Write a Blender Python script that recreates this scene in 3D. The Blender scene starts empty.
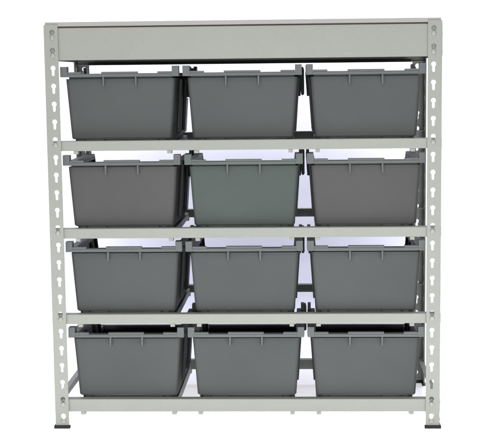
import bpy, bmesh, math, random
from mathutils import Matrix, Vector
random.seed(7)
S = bpy.context.scene
C = S.collection

# ------------------------------------------------------------------ camera
cx, cy, cz, yaw, pit, rol, fpx, sx, sy = (0.12418, -2.60525, 0.76181, -0.0375015,
    0.118701, -0.0107008, 1218.873, 16.3446, -0.5078)
def rowmul(R, M): return R @ M
Ry = Matrix(((math.cos(yaw), -math.sin(yaw), 0), (math.sin(yaw), math.cos(yaw), 0), (0, 0, 1)))
Rp = Matrix(((1, 0, 0), (0, math.cos(pit), -math.sin(pit)), (0, math.sin(pit), math.cos(pit))))
R = Rp @ Ry
right, fwd, up = Vector(R[0]), Vector(R[1]), Vector(R[2])
c_, s_ = math.cos(rol), math.sin(rol)
right, up = c_ * right + s_ * up, -s_ * right + c_ * up
cd = bpy.data.cameras.new('camera')
cam = bpy.data.objects.new('camera', cd); C.objects.link(cam)
back = -fwd
cam.matrix_world = Matrix(((right.x, up.x, back.x, cx), (right.y, up.y, back.y, cy),
                           (right.z, up.z, back.z, cz), (0, 0, 0, 1)))
cd.sensor_width = 36.0; cd.lens = fpx / 480.0 * 36.0
cd.shift_x = -sx / 480.0; cd.shift_y = sy / 480.0
cd.clip_end = 100; cd.clip_start = 0.05
S.camera = cam

# ------------------------------------------------------------------ world and lamps
W = bpy.data.worlds.new('World'); S.world = W; W.use_nodes = True
bg = W.node_tree.nodes['Background']
bg.inputs['Color'].default_value = (1.0, 1.0, 1.0, 1); bg.inputs['Strength'].default_value = 0.14
S.view_settings.view_transform = 'Standard'; S.view_settings.look = 'None'
S.view_settings.exposure = 0.0; S.view_settings.gamma = 1.0
def softbox(name, loc, target, w, h, power, col=(1, 1, 1)):
    l = bpy.data.lights.new(name, 'AREA'); l.shape = 'RECTANGLE'; l.size = w; l.size_y = h
    l.energy = power; l.color = col
    o = bpy.data.objects.new(name, l); C.objects.link(o); o.location = loc
    o.rotation_euler = (Vector(target) - Vector(loc)).to_track_quat('-Z', 'Y').to_euler()
    return o
softbox('key_softbox', (-0.4, -1.9, 2.8), (0, 0, 0.25), 2.4, 1.4, 84)
softbox('low_softbox', (0.4, -2.9, 0.42), (0, 0, 0.0), 2.6, 0.7, 74)
softbox('backdrop_lamp', (0, 0.15, 2.5), (0, 0.62, 0.3), 3.4, 0.5, 76)
# fill lamp added under the translucent floor to wash out the rack's shadow
softbox('underfloor_fill', (0, -0.46, -0.40), (0, -0.46, 0), 2.4, 0.7, 100)
WALL = 0.80

# ------------------------------------------------------------------ materials
def mat(name, col, rough=0.5, metal=0.0, var=0.04, nscale=6.0, bump=0.0, bscale=900.0, spec=0.5,
        fleck=None):
    m = bpy.data.materials.new(name); m.use_nodes = True
    nt = m.node_tree; b = nt.nodes['Principled BSDF']
    b.inputs['Metallic'].default_value = metal
    b.inputs['Specular IOR Level'].default_value = spec
    tc = nt.nodes.new('ShaderNodeTexCoord')
    oi = nt.nodes.new('ShaderNodeObjectInfo')
    ad = nt.nodes.new('ShaderNodeVectorMath'); ad.operation = 'ADD'
    mu = nt.nodes.new('ShaderNodeVectorMath'); mu.operation = 'SCALE'
    cb = nt.nodes.new('ShaderNodeCombineXYZ')
    nt.links.new(oi.outputs['Random'], cb.inputs['X']); nt.links.new(oi.outputs['Random'], cb.inputs['Z'])
    nt.links.new(cb.outputs[0], mu.inputs[0]); mu.inputs['Scale'].default_value = 37.0
    nt.links.new(tc.outputs['Object'], ad.inputs[0]); nt.links.new(mu.outputs[0], ad.inputs[1])
    n = nt.nodes.new('ShaderNodeTexNoise'); n.inputs['Scale'].default_value = nscale
    n.inputs['Detail'].default_value = 6.0; n.inputs['Roughness'].default_value = 0.6
    nt.links.new(ad.outputs[0], n.inputs['Vector'])
    r = nt.nodes.new('ShaderNodeValToRGB')
    r.color_ramp.elements[0].position = 0.3; r.color_ramp.elements[1].position = 0.7
    r.color_ramp.elements[0].color = (*[c * (1 - var) for c in col], 1)
    r.color_ramp.elements[1].color = (*[min(1, c * (1 + var)) for c in col], 1)
    nt.links.new(n.outputs['Fac'], r.inputs['Fac'])
    out = r.outputs['Color']
    if fleck:
        fn = nt.nodes.new('ShaderNodeTexNoise'); fn.inputs['Scale'].default_value = fleck[0]
        fn.inputs['Detail'].default_value = 3.0
        nt.links.new(ad.outputs[0], fn.inputs['Vector'])
        fr = nt.nodes.new('ShaderNodeValToRGB')
        fr.color_ramp.elements[0].position = fleck[1]; fr.color_ramp.elements[1].position = fleck[1] + 0.06
        fr.color_ramp.elements[0].color = (0, 0, 0, 1); fr.color_ramp.elements[1].color = (1, 1, 1, 1)
        nt.links.new(fn.outputs['Fac'], fr.inputs['Fac'])
        mx = nt.nodes.new('ShaderNodeMixRGB'); mx.inputs['Color2'].default_value = (*fleck[2], 1)
        nt.links.new(fr.outputs['Color'], mx.inputs['Fac']); nt.links.new(out, mx.inputs['Color1'])
        out = mx.outputs['Color']
    nt.links.new(out, b.inputs['Base Color'])
    mr = nt.nodes.new('ShaderNodeMapRange')
    mr.inputs['To Min'].default_value = rough - 0.10; mr.inputs['To Max'].default_value = rough + 0.10
    nt.links.new(n.outputs['Fac'], mr.inputs['Value']); nt.links.new(mr.outputs[0], b.inputs['Roughness'])
    if bump:
        bn = nt.nodes.new('ShaderNodeTexNoise'); bn.inputs['Scale'].default_value = bscale
        bn.inputs['Detail'].default_value = 2.0
        nt.links.new(ad.outputs[0], bn.inputs['Vector'])
        bp = nt.nodes.new('ShaderNodeBump'); bp.inputs['Strength'].default_value = bump
        bp.inputs['Distance'].default_value = 0.001
        nt.links.new(bn.outputs['Fac'], bp.inputs['Height']); nt.links.new(bp.outputs[0], b.inputs['Normal'])
    return m

M_paint = mat('grey_enamel', (0.169, 0.179, 0.156), 0.45, var=0.03, nscale=9, bump=0.25, bscale=700, spec=0.3,
              fleck=(160, 0.70, (0.145, 0.15, 0.13)))
M_board = mat('laminate', (0.205, 0.202, 0.188), 0.5, var=0.03, spec=0.3)
M_strip = mat('red_brown_strip', (0.060, 0.036, 0.033), 0.8, var=0.1, spec=0.1)
M_rivet = mat('rivet_steel', (0.180, 0.188, 0.163), 0.35, var=0.05, spec=0.4)
M_rubber = mat('black_plastic', (0.006, 0.006, 0.0055), 0.6, var=0.1, spec=0.2)
def plastic(name, col):
    return mat(name, col, 0.48, var=0.09, nscale=4, bump=0.12, bscale=1100, spec=0.10,
               fleck=(60, 0.74, [c * 1.3 for c in col]))
M_bin = plastic('grey_plastic', (0.0478, 0.0518, 0.0500))
M_warm = plastic('warm_grey_plastic', (0.0496, 0.0500, 0.0486))
M_green = plastic('greenish_grey_plastic', (0.0440, 0.0542, 0.0490))
# paler copies for rims and ribs: edge-caught light put into the colour
M_lit_edge = {M_bin: plastic('grey_plastic_lit_edge', (0.0770, 0.0830, 0.0815)),
          M_warm: plastic('warm_grey_plastic_lit_edge', (0.0775, 0.0815, 0.0795)),
          M_green: plastic('greenish_grey_plastic_lit_edge', (0.0700, 0.0830, 0.0765))}
M_sweep = mat('white_sweep', (0.815, 0.822, 0.965), 0.9, var=0.01, nscale=1.5, spec=0.1)

M_floor = mat('translucent_floor', (0.86, 0.85, 0.90), 0.8, var=0.01, nscale=1.5, spec=0.1)
nt = M_floor.node_tree
tr = nt.nodes.new('ShaderNodeBsdfTranslucent'); tr.inputs['Color'].default_value = (0.86, 0.85, 0.87, 1)
mxs = nt.nodes.new('ShaderNodeMixShader'); mxs.inputs['Fac'].default_value = 0.35  # translucency added so the lamp below whitens the floor
nt.links.new(nt.nodes['Principled BSDF'].outputs[0], mxs.inputs[1]); nt.links.new(tr.outputs[0], mxs.inputs[2])
nt.links.new(mxs.outputs[0], nt.nodes['Material Output'].inputs['Surface'])

# ------------------------------------------------------------------ mesh helpers
def obj(name, bm, m, parent=None, smooth=None, bevel=0.0):
    me = bpy.data.meshes.new(name)
    bmesh.ops.recalc_face_normals(bm, faces=bm.faces)
    if smooth:
        for f in bm.faces: f.smooth = True
        for e in bm.edges:
            if len(e.link_faces) == 2 and e.calc_face_angle(0) > smooth: e.smooth = False
    bm.to_mesh(me); bm.free(); me.materials.append(m)
    o = bpy.data.objects.new(name, me); C.objects.link(o)
    if parent: o.parent = parent
    if bevel:
        b = o.modifiers.new('bevel', 'BEVEL'); b.width = bevel; b.segments = 2
        b.limit_method = 'ANGLE'; b.angle_limit = math.radians(50)
    return o
def box(bm, x0, x1, y0, y1, z0, z1):
    v = [bm.verts.new(p) for p in ((x0, y0, z0), (x1, y0, z0), (x1, y1, z0), (x0, y1, z0),
                                   (x0, y0, z1), (x1, y0, z1), (x1, y1, z1), (x0, y1, z1))]
    for f in ((0, 3, 2, 1), (4, 5, 6, 7), (0, 1, 5, 4), (1, 2, 6, 5), (2, 3, 7, 6), (3, 0, 4, 7)):
        bm.faces.new([v[i] for i in f])
def prism(bm, prof, axis, a, b):
    """extrude a closed 2D outline along x or y"""
    P = (lambda u, w, t: (t, u, w)) if axis == 'x' else (lambda u, w, t: (u, t, w))
    A = [bm.verts.new(P(u, w, a)) for u, w in prof]; B = [bm.verts.new(P(u, w, b)) for u, w in prof]
    n = len(prof)
    for i in range(n): bm.faces.new((A[i], A[(i + 1) % n], B[(i + 1) % n], B[i]))
    bm.faces.new(A); bm.faces.new(B[::-1])
def dome(bm, centre, normal, r, h):
    """low round rivet head"""
    n = Vector(normal).normalized(); t = n.orthogonal().normalized(); q = n.cross(t)
    rings = []
    for rr, hh in ((r, 0), (r, h * .45), (r * .8, h * .82), (r * .45, h)):
        rings.append([bm.verts.new(Vector(centre) + n * hh + rr * (math.cos(a) * t + math.sin(a) * q))
                      for a in [2 * math.pi * i / 20 for i in range(20)]])
    for A, B in zip(rings, rings[1:]):
        for i in range(20): bm.faces.new((A[i], A[(i + 1) % 20], B[(i + 1) % 20], B[i]))
    bm.faces.new(rings[-1]); bm.faces.new(rings[0][::-1])
def empty(name, loc):
    o = bpy.data.objects.new(name, None); C.objects.link(o); o.location = loc
    o.empty_display_size = 0.05
    return o

# ------------------------------------------------------------------ the setting: a white studio sweep
FZ = -0.006
rad = 0.16
bm = bmesh.new()
for x0, x1 in ((-5, 5),):
    v = [bm.verts.new(p) for p in ((x0, -6, FZ), (x1, -6, FZ), (x1, WALL - rad, FZ), (x0, WALL - rad, FZ))]
    bm.faces.new(v)
fl = obj('floor', bm, M_floor); fl['kind'] = 'structure'
bm = bmesh.new()
prof = [(WALL - rad + rad * math.sin(a), FZ + rad - rad * math.cos(a)) for a in
        [math.pi / 2 * i / 24 for i in range(25)]] + [(WALL, 4.0)]
rows = [[bm.verts.new((x, y, z)) for x in (-5, 5)] for y, z in prof]
for A, B in zip(rows, rows[1:]): bm.faces.new((A[0], A[1], B[1], B[0]))
bd = obj('backdrop', bm, M_sweep, smooth=1.0); bd['kind'] = 'structure'

# ------------------------------------------------------------------ the rack
HW, D = 0.4222, 0.400           # half width, depth over the posts
PT, PB = 0.8757, 0.0            # post top and bottom
FL, T = 0.030, 0.0018           # flange width, sheet thickness
def zh(k): return 0.8602 - 0.0381 * k      # centre of the k-th keyhole head
BT = [0.6280, 0.4380, 0.2490, 0.0590]      # tops of the beams, top to bottom
BH = [0.0215, 0.0215, 0.0215, 0.0280]

rack = empty('storage_rack', (0, 0, 0))
rack['label'] = 'grey steel rack of keyhole posts and narrow beams holding twelve bins'
rack['category'] = 'rack'

def keyhole():
    r, w, tip = 0.0053, 0.0029, -0.0136
    pts = []
    a0 = math.asin(w / r)                       # where the slot meets the head
    n = 18
    for i in range(n + 1):                      # head, from lower right anticlockwise to lower left
        a = -math.pi / 2 + a0 + (2 * math.pi - 2 * a0) * i / n
        pts.append((r * math.cos(a), r * math.sin(a)))
    for z in (-0.0075, -0.0105): pts.append((-w, z))
    for i in range(9):
        a = math.pi + math.pi * i / 8
        pts.append((w * math.cos(a), tip + w * math.sin(a)))
    for z in (-0.0105, -0.0075): pts.append((w, z))
    return pts
KH = keyhole()
def perforated(bm, u0, u1, uc, P):
    """a strip u0..u1 with 23 keyholes; P(u, z, d) gives the 3D point at depth d in the sheet"""
    bounds = [PT] + [(zh(k) + zh(k + 1)) / 2 - 0.0055 for k in range(22)] + [PB]
    cache = {}
    def V(u, z, d):
        key = (round(u, 6), round(z, 6), d)
        if key not in cache: cache[key] = bm.verts.new(P(u, z, d))
        return cache[key]
    for k in range(23):
        zt, zb, z0 = bounds[k], bounds[k + 1], zh(k)
        cor = sorted([(math.atan2(z - z0, u - uc) % (2 * math.pi), u, z)
                      for u in (u0, u1) for z in (zt, zb)])
        K = sorted([(math.atan2(b, a) % (2 * math.pi), uc + a, z0 + b) for a, b in KH])
        def proj(a):
            dx, dz = math.cos(a), math.sin(a); t = 1e9
            if abs(dx) > 1e-9: t = min(t, ((u1 if dx > 0 else u0) - uc) / dx)
            if abs(dz) > 1e-9: t = min(t, ((zt if dz > 0 else zb) - z0) / dz)
            return uc + dx * t, z0 + dz * t
        n = len(K)
        for i in range(n):
            a, b = K[i], K[(i + 1) % n]
            a1 = b[0] if i < n - 1 else b[0] + 2 * math.pi
            mids = [(c[1], c[2]) for c in cor if a[0] < c[0] < a1 or a[0] < c[0] + 2 * math.pi < a1]
            out = [proj(a[0])] + mids + [proj(b[0])]
            for d, rev in ((0, False), (1, True)):
                loop = [V(a[1], a[2], d)] + [V(u, z, d) for u, z in out] + [V(b[1], b[2], d)]
                seen = []
                for v in loop:
                    if v not in seen: seen.append(v)
                try: bm.faces.new(seen[::-1] if rev else seen)
                except ValueError: pass
            bm.faces.new((V(a[1], a[2], 0), V(b[1], b[2], 0), V(b[1], b[2], 1), V(a[1], a[2], 1)))
            for p, q in zip(out, out[1:]):      # outer rim of the strip (not between cells)
                if (abs(p[0] - q[0]) < 1e-7 and (abs(p[0] - u0) < 1e-7 or abs(p[0] - u1) < 1e-7)) or \
                   (abs(p[1] - q[1]) < 1e-7 and ((k == 0 and abs(p[1] - PT) < 1e-7) or (k == 22 and abs(p[1] - PB) < 1e-7))):
                    if (V(*p, 0) is not V(*q, 0)):
                        try: bm.faces.new((V(*p, 0), V(*p, 1), V(*q, 1), V(*q, 0)))
                        except ValueError: pass

FRONT_RIV = [0, 1, 6, 11, 16, 21, 22]
SIDE_RIV = [0, 1, 21, 22]
for sxn in (-1, 1):
    for rear in (False, True):
        bm = bmesh.new()
        yo = (lambda d: D - d) if rear else (lambda d: d)
        HW = 0.4257 if rear else 0.4222       # the back uprights splay out a little
        # face flange (30 mm wide) and side flange (30 mm deep), both punched with keyholes
        perforated(bm, HW - FL, HW, HW - 0.0177, lambda u, z, d: (sxn * u, yo(d * T), z))
        perforated(bm, T + 0.00005, 0.045, 0.0177, lambda u, z, d: (sxn * (HW - d * T), yo(u), z))
        post = obj('post', bm, M_paint, rack)
        bm = bmesh.new()
        o_, i_, w_ = 0.0035, -0.0325, -0.0050
        L = [(o_, o_), (i_, o_), (i_, w_), (w_, w_), (w_, i_), (o_, i_)]
        A = [bm.verts.new((sxn * (HW + a), yo(-b), FZ)) for a, b in L]
        B = [bm.verts.new((sxn * (HW + a), yo(-b), 0.0012)) for a, b in L]
        for i in range(6): bm.faces.new((A[i], A[(i + 1) % 6], B[(i + 1) % 6], B[i]))
        bm.faces.new(A); bm.faces.new(B)
        obj('foot_cap', bm, M_rubber, post, bevel=0.0012)
        for k in FRONT_RIV:
            bm = bmesh.new()
            dome(bm, (sxn * (HW - 0.0177), yo(0.0), zh(k) - 0.0118), (0, 1 if rear else -1, 0), 0.0053, 0.0026)
            obj('rivet', bm, M_rivet, post, smooth=0.9)
        for k in SIDE_RIV:
            bm = bmesh.new()
            dome(bm, (sxn * HW, yo(0.0177), zh(k) - 0.0118), (sxn, 0, 0), 0.0053, 0.0030)
            obj('rivet', bm, M_rivet, post, smooth=0.9)

XB = HW - T - 0.0006            # beams end just inside the posts' side flanges
def lprof(z1, h, flange, rear, low=0.0):
    """sheet-metal angle: upright leg, top flange turned inward, optional bottom return"""
    t = 0.0016
    p = [(0, z1 - h), (0, z1 - 0.0012), (0.0012, z1), (flange, z1), (flange, z1 - t), (t, z1 - t)]
    p += [(t, z1 - h + t), (low, z1 - h + t), (low, z1 - h)] if low else [(t, z1 - h)]
    y0 = T + 0.0026
    return [((D - y0 - y) if rear else (y0 + y), z) for y, z in p]
for rear in (False, True):
    for zt, h in zip(BT, BH):
        bm = bmesh.new()
        prism(bm, lprof(zt, h, 0.020, rear), 'x', -XB, XB)
        obj('beam', bm, M_paint, rack)
    bm = bmesh.new()
    prism(bm, lprof(0.8698, 0.0765 if rear else 0.0692, 0.012, rear, 0.022), 'x', -XB, XB)
    obj('header_panel', bm, M_paint, rack)
for sxn in (-1, 1):             # side rails at the top and at the bottom only
    for zt, h, nm in ((0.8698, 0.0692, 'side_panel'), (0.0590, 0.0280, 'side_beam')):
        t = 0.0016; x0 = XB - 0.0002
        p = [(sxn * x0, zt - h), (sxn * x0, zt), (sxn * (x0 - 0.012), zt), (sxn * (x0 - 0.012), zt - t),
             (sxn * (x0 - t), zt - t), (sxn * (x0 - t), zt - h)]
        bm = bmesh.new(); prism(bm, p, 'y', 0.0250, D - 0.0250)
        obj(nm, bm, M_paint, rack)
bm = bmesh.new(); box(bm, -0.388, 0.388, D - 0.055, D - 0.031, 0.7930, 0.8000)  # black bar added to stand in for the shade under the header
obj('shade_bar', bm, M_rubber, rack)
# chipboard top with a laminate edge and a thin red-brown strip below it
bm = bmesh.new(); box(bm, -0.4198, 0.4198, 0.0024, D - 0.0024, 0.8716, 0.8812)
tb = obj('top_board', bm, M_board, rack, bevel=0.0008)
bm = bmesh.new(); box(bm, -0.4190, 0.4190, 0.0020, D - 0.0020, 0.8704, 0.8713)
obj('board_strip', bm, M_strip, tb)

PITCH = 0.2605
BINPITCH = 0.2640
def runner(xc, zt, h):
    """bent-sheet runner from the front beam to the rear beam; its ends hook under the beams"""
    bm = bmesh.new(); t = 0.0014; w = 0.0050
    y0, y1 = 0.0225, D - 0.0225
    prism(bm, [(xc - w, zt - h), (xc - w, zt - 0.0070), (xc + w, zt - 0.0070), (xc + w, zt - h), (xc + w - t, zt - h),
               (xc + w - t, zt - 0.0070 - t), (xc - w + t, zt - 0.0070 - t), (xc - w + t, zt - h)], 'y', y0, y1)
    for ya, yb in ((0.0050, 0.0224), (D - 0.0224, D - 0.0050)):
        box(bm, xc - w + .0002, xc + w - .0002, ya, yb, zt - h - 0.0068, zt - h - 0.0004)
    return obj('runner', bm, M_paint, rack)
for zt, h in zip(BT, BH):
    for c in (-1, 0, 1):
        for q in (-1, 1):
            runner(c * PITCH + q * 0.1012, zt, h)

# ------------------------------------------------------------------ the bins
# bin space: x across, y from the near lip (0) to the far end, z from the underside
BD, BHGT = 0.352, 0.1375        # depth over the body, height of the body under the rim
WT, WB = 0.1185, 0.1092         # half width at the top / bottom
def bin_loop(z, inset):
    """outline (x, y, notch) of the tapered tub at height z, moved in by inset; the far side carries the cut-down"""
    f = z / BHGT
    hw = WB + (WT - WB) * f - inset
    y0 = 0.0165 - 0.0060 * f + inset; y1 = BD - 0.0100 * (1 - f) - inset
    r = max(0.0085 - inset, 0.002)
    pts = []
    def arc(cx_, cy_, a0):
        for i in range(7):
            a = a0 + math.pi / 2 * i / 6
            pts.append((cx_ + r * math.cos(a), cy_ + r * math.sin(a)))
    arc(-hw + r, y0 + r, math.pi); arc(hw - r, y0 + r, 1.5 * math.pi)
    for yy in (y1 - 0.052, y1 - 0.040): pts.append((hw, yy))
    arc(hw - r, y1 - r, 0); arc(-hw + r, y1 - r, 0.5 * math.pi)
    for yy in (y1 - 0.040, y1 - 0.052): pts.append((-hw, yy))
    return pts
NL = 32
DROP = 0.050
def ztop(i): return BHGT - (DROP if 15 <= i <= 30 else 0.0)   # far end is cut down
def bin_shell():
    bm = bmesh.new()
    lev = [0.0, 0.006, 0.03, 0.06, 0.0875, 0.11, BHGT]
    zb = 0.0030
    fr = [0, .05, .25, .5, .75, 1.0]
    def ring(inset, t, zlow):
        out = []
        for i in range(NL):
            z = zlow + (ztop(i) - zlow) * t
            x, y = bin_loop(z, inset)[i]
            out.append(bm.verts.new((x, y, z)))
        return out
    O = [ring(0.0030, 0, zb)] + [ring(0, t, zb + 0.0028) for t in fr[:-1]]
    # groove added round the wall just below the rim to draw a shadow line
    O += [ring(0, 0.966, zb + 0.0028), ring(0.0066, 0.968, zb + 0.0028), ring(0.0066, 1.0, zb + 0.0028)]
    I = [ring(0.0030, t, zb + 0.0028) for t in fr[:-1]] + [ring(0.0030, 0.930, zb + 0.0028), ring(0.0090, 0.955, zb + 0.0028), ring(0.0090, 1.0, zb + 0.0028)]
    def skin(A, B):
        for i in range(NL): bm.faces.new((A[i], A[(i + 1) % NL], B[(i + 1) % NL], B[i]))
    for A, B in zip(O, O[1:]): skin(A, B)
    for A, B in zip(I, I[1:]): skin(A, B)
    skin(O[-1], I[-1])
    bm.faces.new(O[0][::-1]); bm.faces.new(I[0])
    # feet left standing between the notches of the underside
    for x0, x1 in ((-.097, -.084), (-.079, -.041), (.037, .076), (.082, .094)):
        box(bm, x0, x1, 0.0230, 0.0400, -0.0060, zb + 0.0006)
        box(bm, x0, x1, BD - 0.0400, BD - 0.0280, -0.0060, zb + 0.0006)
    box(bm, -0.1040, 0.1040, 0.0340, BD - 0.039, -0.0064, zb + 0.0004)
    # divider ribs standing on both sides of the side walls
    for s in (-1, 1):
        for yy in (0.120, 0.135, 0.232, 0.247):
            for z0, z1 in ((0.012, 0.130),):
                a = WB + (WT - WB) * z0 / BHGT; b = WB + (WT - WB) * z1 / BHGT
                for u, v in ((0.0002, 0.0045), (-0.0028, -0.0070)):
                    lo, hi = sorted((u, v))
                    vs = []
                    for z, w in ((z0, a), (z1, b)):
                        vs += [bm.verts.new((s * (w + dx), y, z)) for dx, y in
                               ((lo, yy - .0014), (hi, yy - .0014), (hi, yy + .0014), (lo, yy + .0014))]
                    for f in ((0, 1, 2, 3), (4, 5, 6, 7), (0, 1, 5, 4), (1, 2, 6, 5), (2, 3, 7, 6), (3, 0, 4, 7)):
                        bm.faces.new([vs[i] for i in f])
    return bm
def bin_rim():
    """flange round the top edge, following the cut-down far end, with raised lands on it"""
    bm = bmesh.new()
    top = [Vector((*bin_loop(ztop(i), 0)[i], ztop(i))) for i in range(NL)]
    sec = []
    wid = 0.0095
    hw = WT + wid
    for i in range(NL):
        p = top[i]; f = ztop(i)
        # outward direction of the rounded outline
        a, b = top[i - 1], top[(i + 1) % NL]
        x, y = p.x, p.y
        ox = max(-hw, min(hw, x * (hw / WT) if abs(x) > WT - 0.009 else x))
        n = Vector((0, 0, 0))
        if abs(x) > WT - 0.0086 and 0.018 < y < BD - 0.009: n = Vector((1 if x > 0 else -1, 0, 0))
        elif y <= 0.0110 and abs(x) < WT - 0.0084: n = Vector((0, -1, 0))
        elif y >= BD - 0.0001 and abs(x) < WT - 0.0084: n = Vector((0, 1, 0))
        else:
            ccx = (WT - 0.0085) * (1 if x > 0 else -1); ccy = 0.0190 if y < 0.05 else BD - 0.0085
            n = Vector((x - ccx, y - ccy, 0)).normalized()
        k = wid if y > 0.019 else wid
        # top, chamfered outer edge, down-turned skirt, back to the wall
        e = 0.0014
        z = p.z
        sec.append([bm.verts.new((p - n * 0.0090) + Vector((0, 0, 0.0006))), bm.verts.new((p - n * 0.0082) + Vector((0, 0, 0.0066))),
                    bm.verts.new(p + n * (k - e) + Vector((0, 0, 0.0066))), bm.verts.new(p + n * k + Vector((0, 0, 0.0066 - e))),
                    bm.verts.new(p + n * k + Vector((0, 0, 0.0004))), bm.verts.new(p + n * (k - 0.0010) + Vector((0, 0, -0.0006))),
                    bm.verts.new(p - n * 0.0070 + Vector((0, 0, -0.0006)))])
    m = len(sec[0])
    for i in range(NL):
        A, B = sec[i], sec[(i + 1) % NL]
        for j in range(m): bm.faces.new((A[j], A[(j + 1) % m], B[(j + 1) % m], B[j]))
    zt = BHGT + 0.0062
    yf = 0.0105 - wid
    # raised lands on the near lip: middle, both ends, and the tall corner blocks
    box(bm, -0.0390, 0.0390, yf + .0003, 0.0120, zt, zt + 0.0042)
    for s in (-1, 1):
        xs = sorted((s * 0.0820, s * 0.1128)); box(bm, xs[0], xs[1], yf + .0003, 0.0115, zt, zt + 0.0040)
        xs = sorted((s * 0.1130, s * 0.1274)); box(bm, xs[0], xs[1], yf - .0002, 0.0220, zt - 0.0066, zt + 0.0156)
        xs = sorted((s * 0.1200, s * 0.1274)); box(bm, xs[0], xs[1], BD - 0.0760, BD - 0.0540, zt - 0.0004, zt + 0.0156)
        # flange turned down along the cut-away of the far end
    # a rounded tongue hangs from the far end of one side
    p = [(0.1254, zt + 0.012), (0.1254, zt - 0.0500), (0.1268, zt - 0.0535), (0.1294, zt - 0.0550), (0.1320, zt - 0.0535),
         (0.1334, zt - 0.0500), (0.1334, zt + 0.004), (0.1314, zt + 0.012)]
    prism(bm, p, 'y', BD - 0.0540, BD - 0.0430)
    return bm
def bin_rib(x):
    bm = bmesh.new()
    # tapering gusset under the lip
    p = [(0.0016, BHGT - 0.0008), (0.0016, BHGT - 0.0170), (0.0060, BHGT - 0.0212), (0.0165, BHGT - 0.0212), (0.0165, BHGT - 0.0008)]
    prism(bm, p, 'x', x - 0.0019, x + 0.0019)
    return bm

first = {}
def make_bin(m):
    t = empty('storage_bin', (0, 0, 0))
    body = obj('body', bin_shell(), m, t, smooth=0.6)
    obj('rim', bin_rim(), M_lit_edge[m], t, smooth=0.6, bevel=0.0009)
    for x in (-0.0350, 0.0350): obj('rib', bin_rib(x), M_lit_edge[m], t, bevel=0.0006)
    return t
def copy_bin(src):
    r = src.copy(); C.objects.link(r)
    for ch in list(src.children):
        k = ch.copy(); C.objects.link(k); k.parent = r
    return r
LABEL = [
    ['grey tapered bin on the top shelf against the left post, below the header panel',
     'grey tapered bin on the top shelf between two others, below the header panel',
     'grey tapered bin on the top shelf against the right post, below the header panel'],
    ['warm grey tapered bin beside the left post and left of the greenish bin',
     'greenish grey tapered bin in the middle of the second shelf, the only greenish one',
     'warm grey tapered bin beside the right post and right of the greenish bin'],
    ['grey tapered bin against the left post on the third shelf, just above the bottom row',
     'grey tapered bin directly under the greenish bin, in the middle of the third shelf',
     'grey tapered bin against the right post on the third shelf, just above the bottom row'],
    ['grey tapered bin on the lowest shelf beside the foot of the left post',
     'grey tapered bin in the middle of the lowest shelf, between two others',
     'grey tapered bin on the lowest shelf beside the foot of the right post'],
]
YB = 0.0100
for r in range(4):
    for c in range(3):
        m = M_green if (r, c) == (1, 1) else (M_warm if r == 1 else M_bin)
        if m.name not in first: first[m.name] = t = make_bin(m)
        else: t = copy_bin(first[m.name])
        jx = random.uniform(-.0014, .0014); jr = random.uniform(-.007, .007)
        t.location = ((c - 1) * BINPITCH + jx, YB + random.uniform(-.001, .0012), BT[r] - 0.0004)
        t.rotation_euler = (0, 0, jr)
        t['label'] = LABEL[r][c]; t['category'] = 'storage bin'; t['group'] = 'grey bins on the rack shelves'
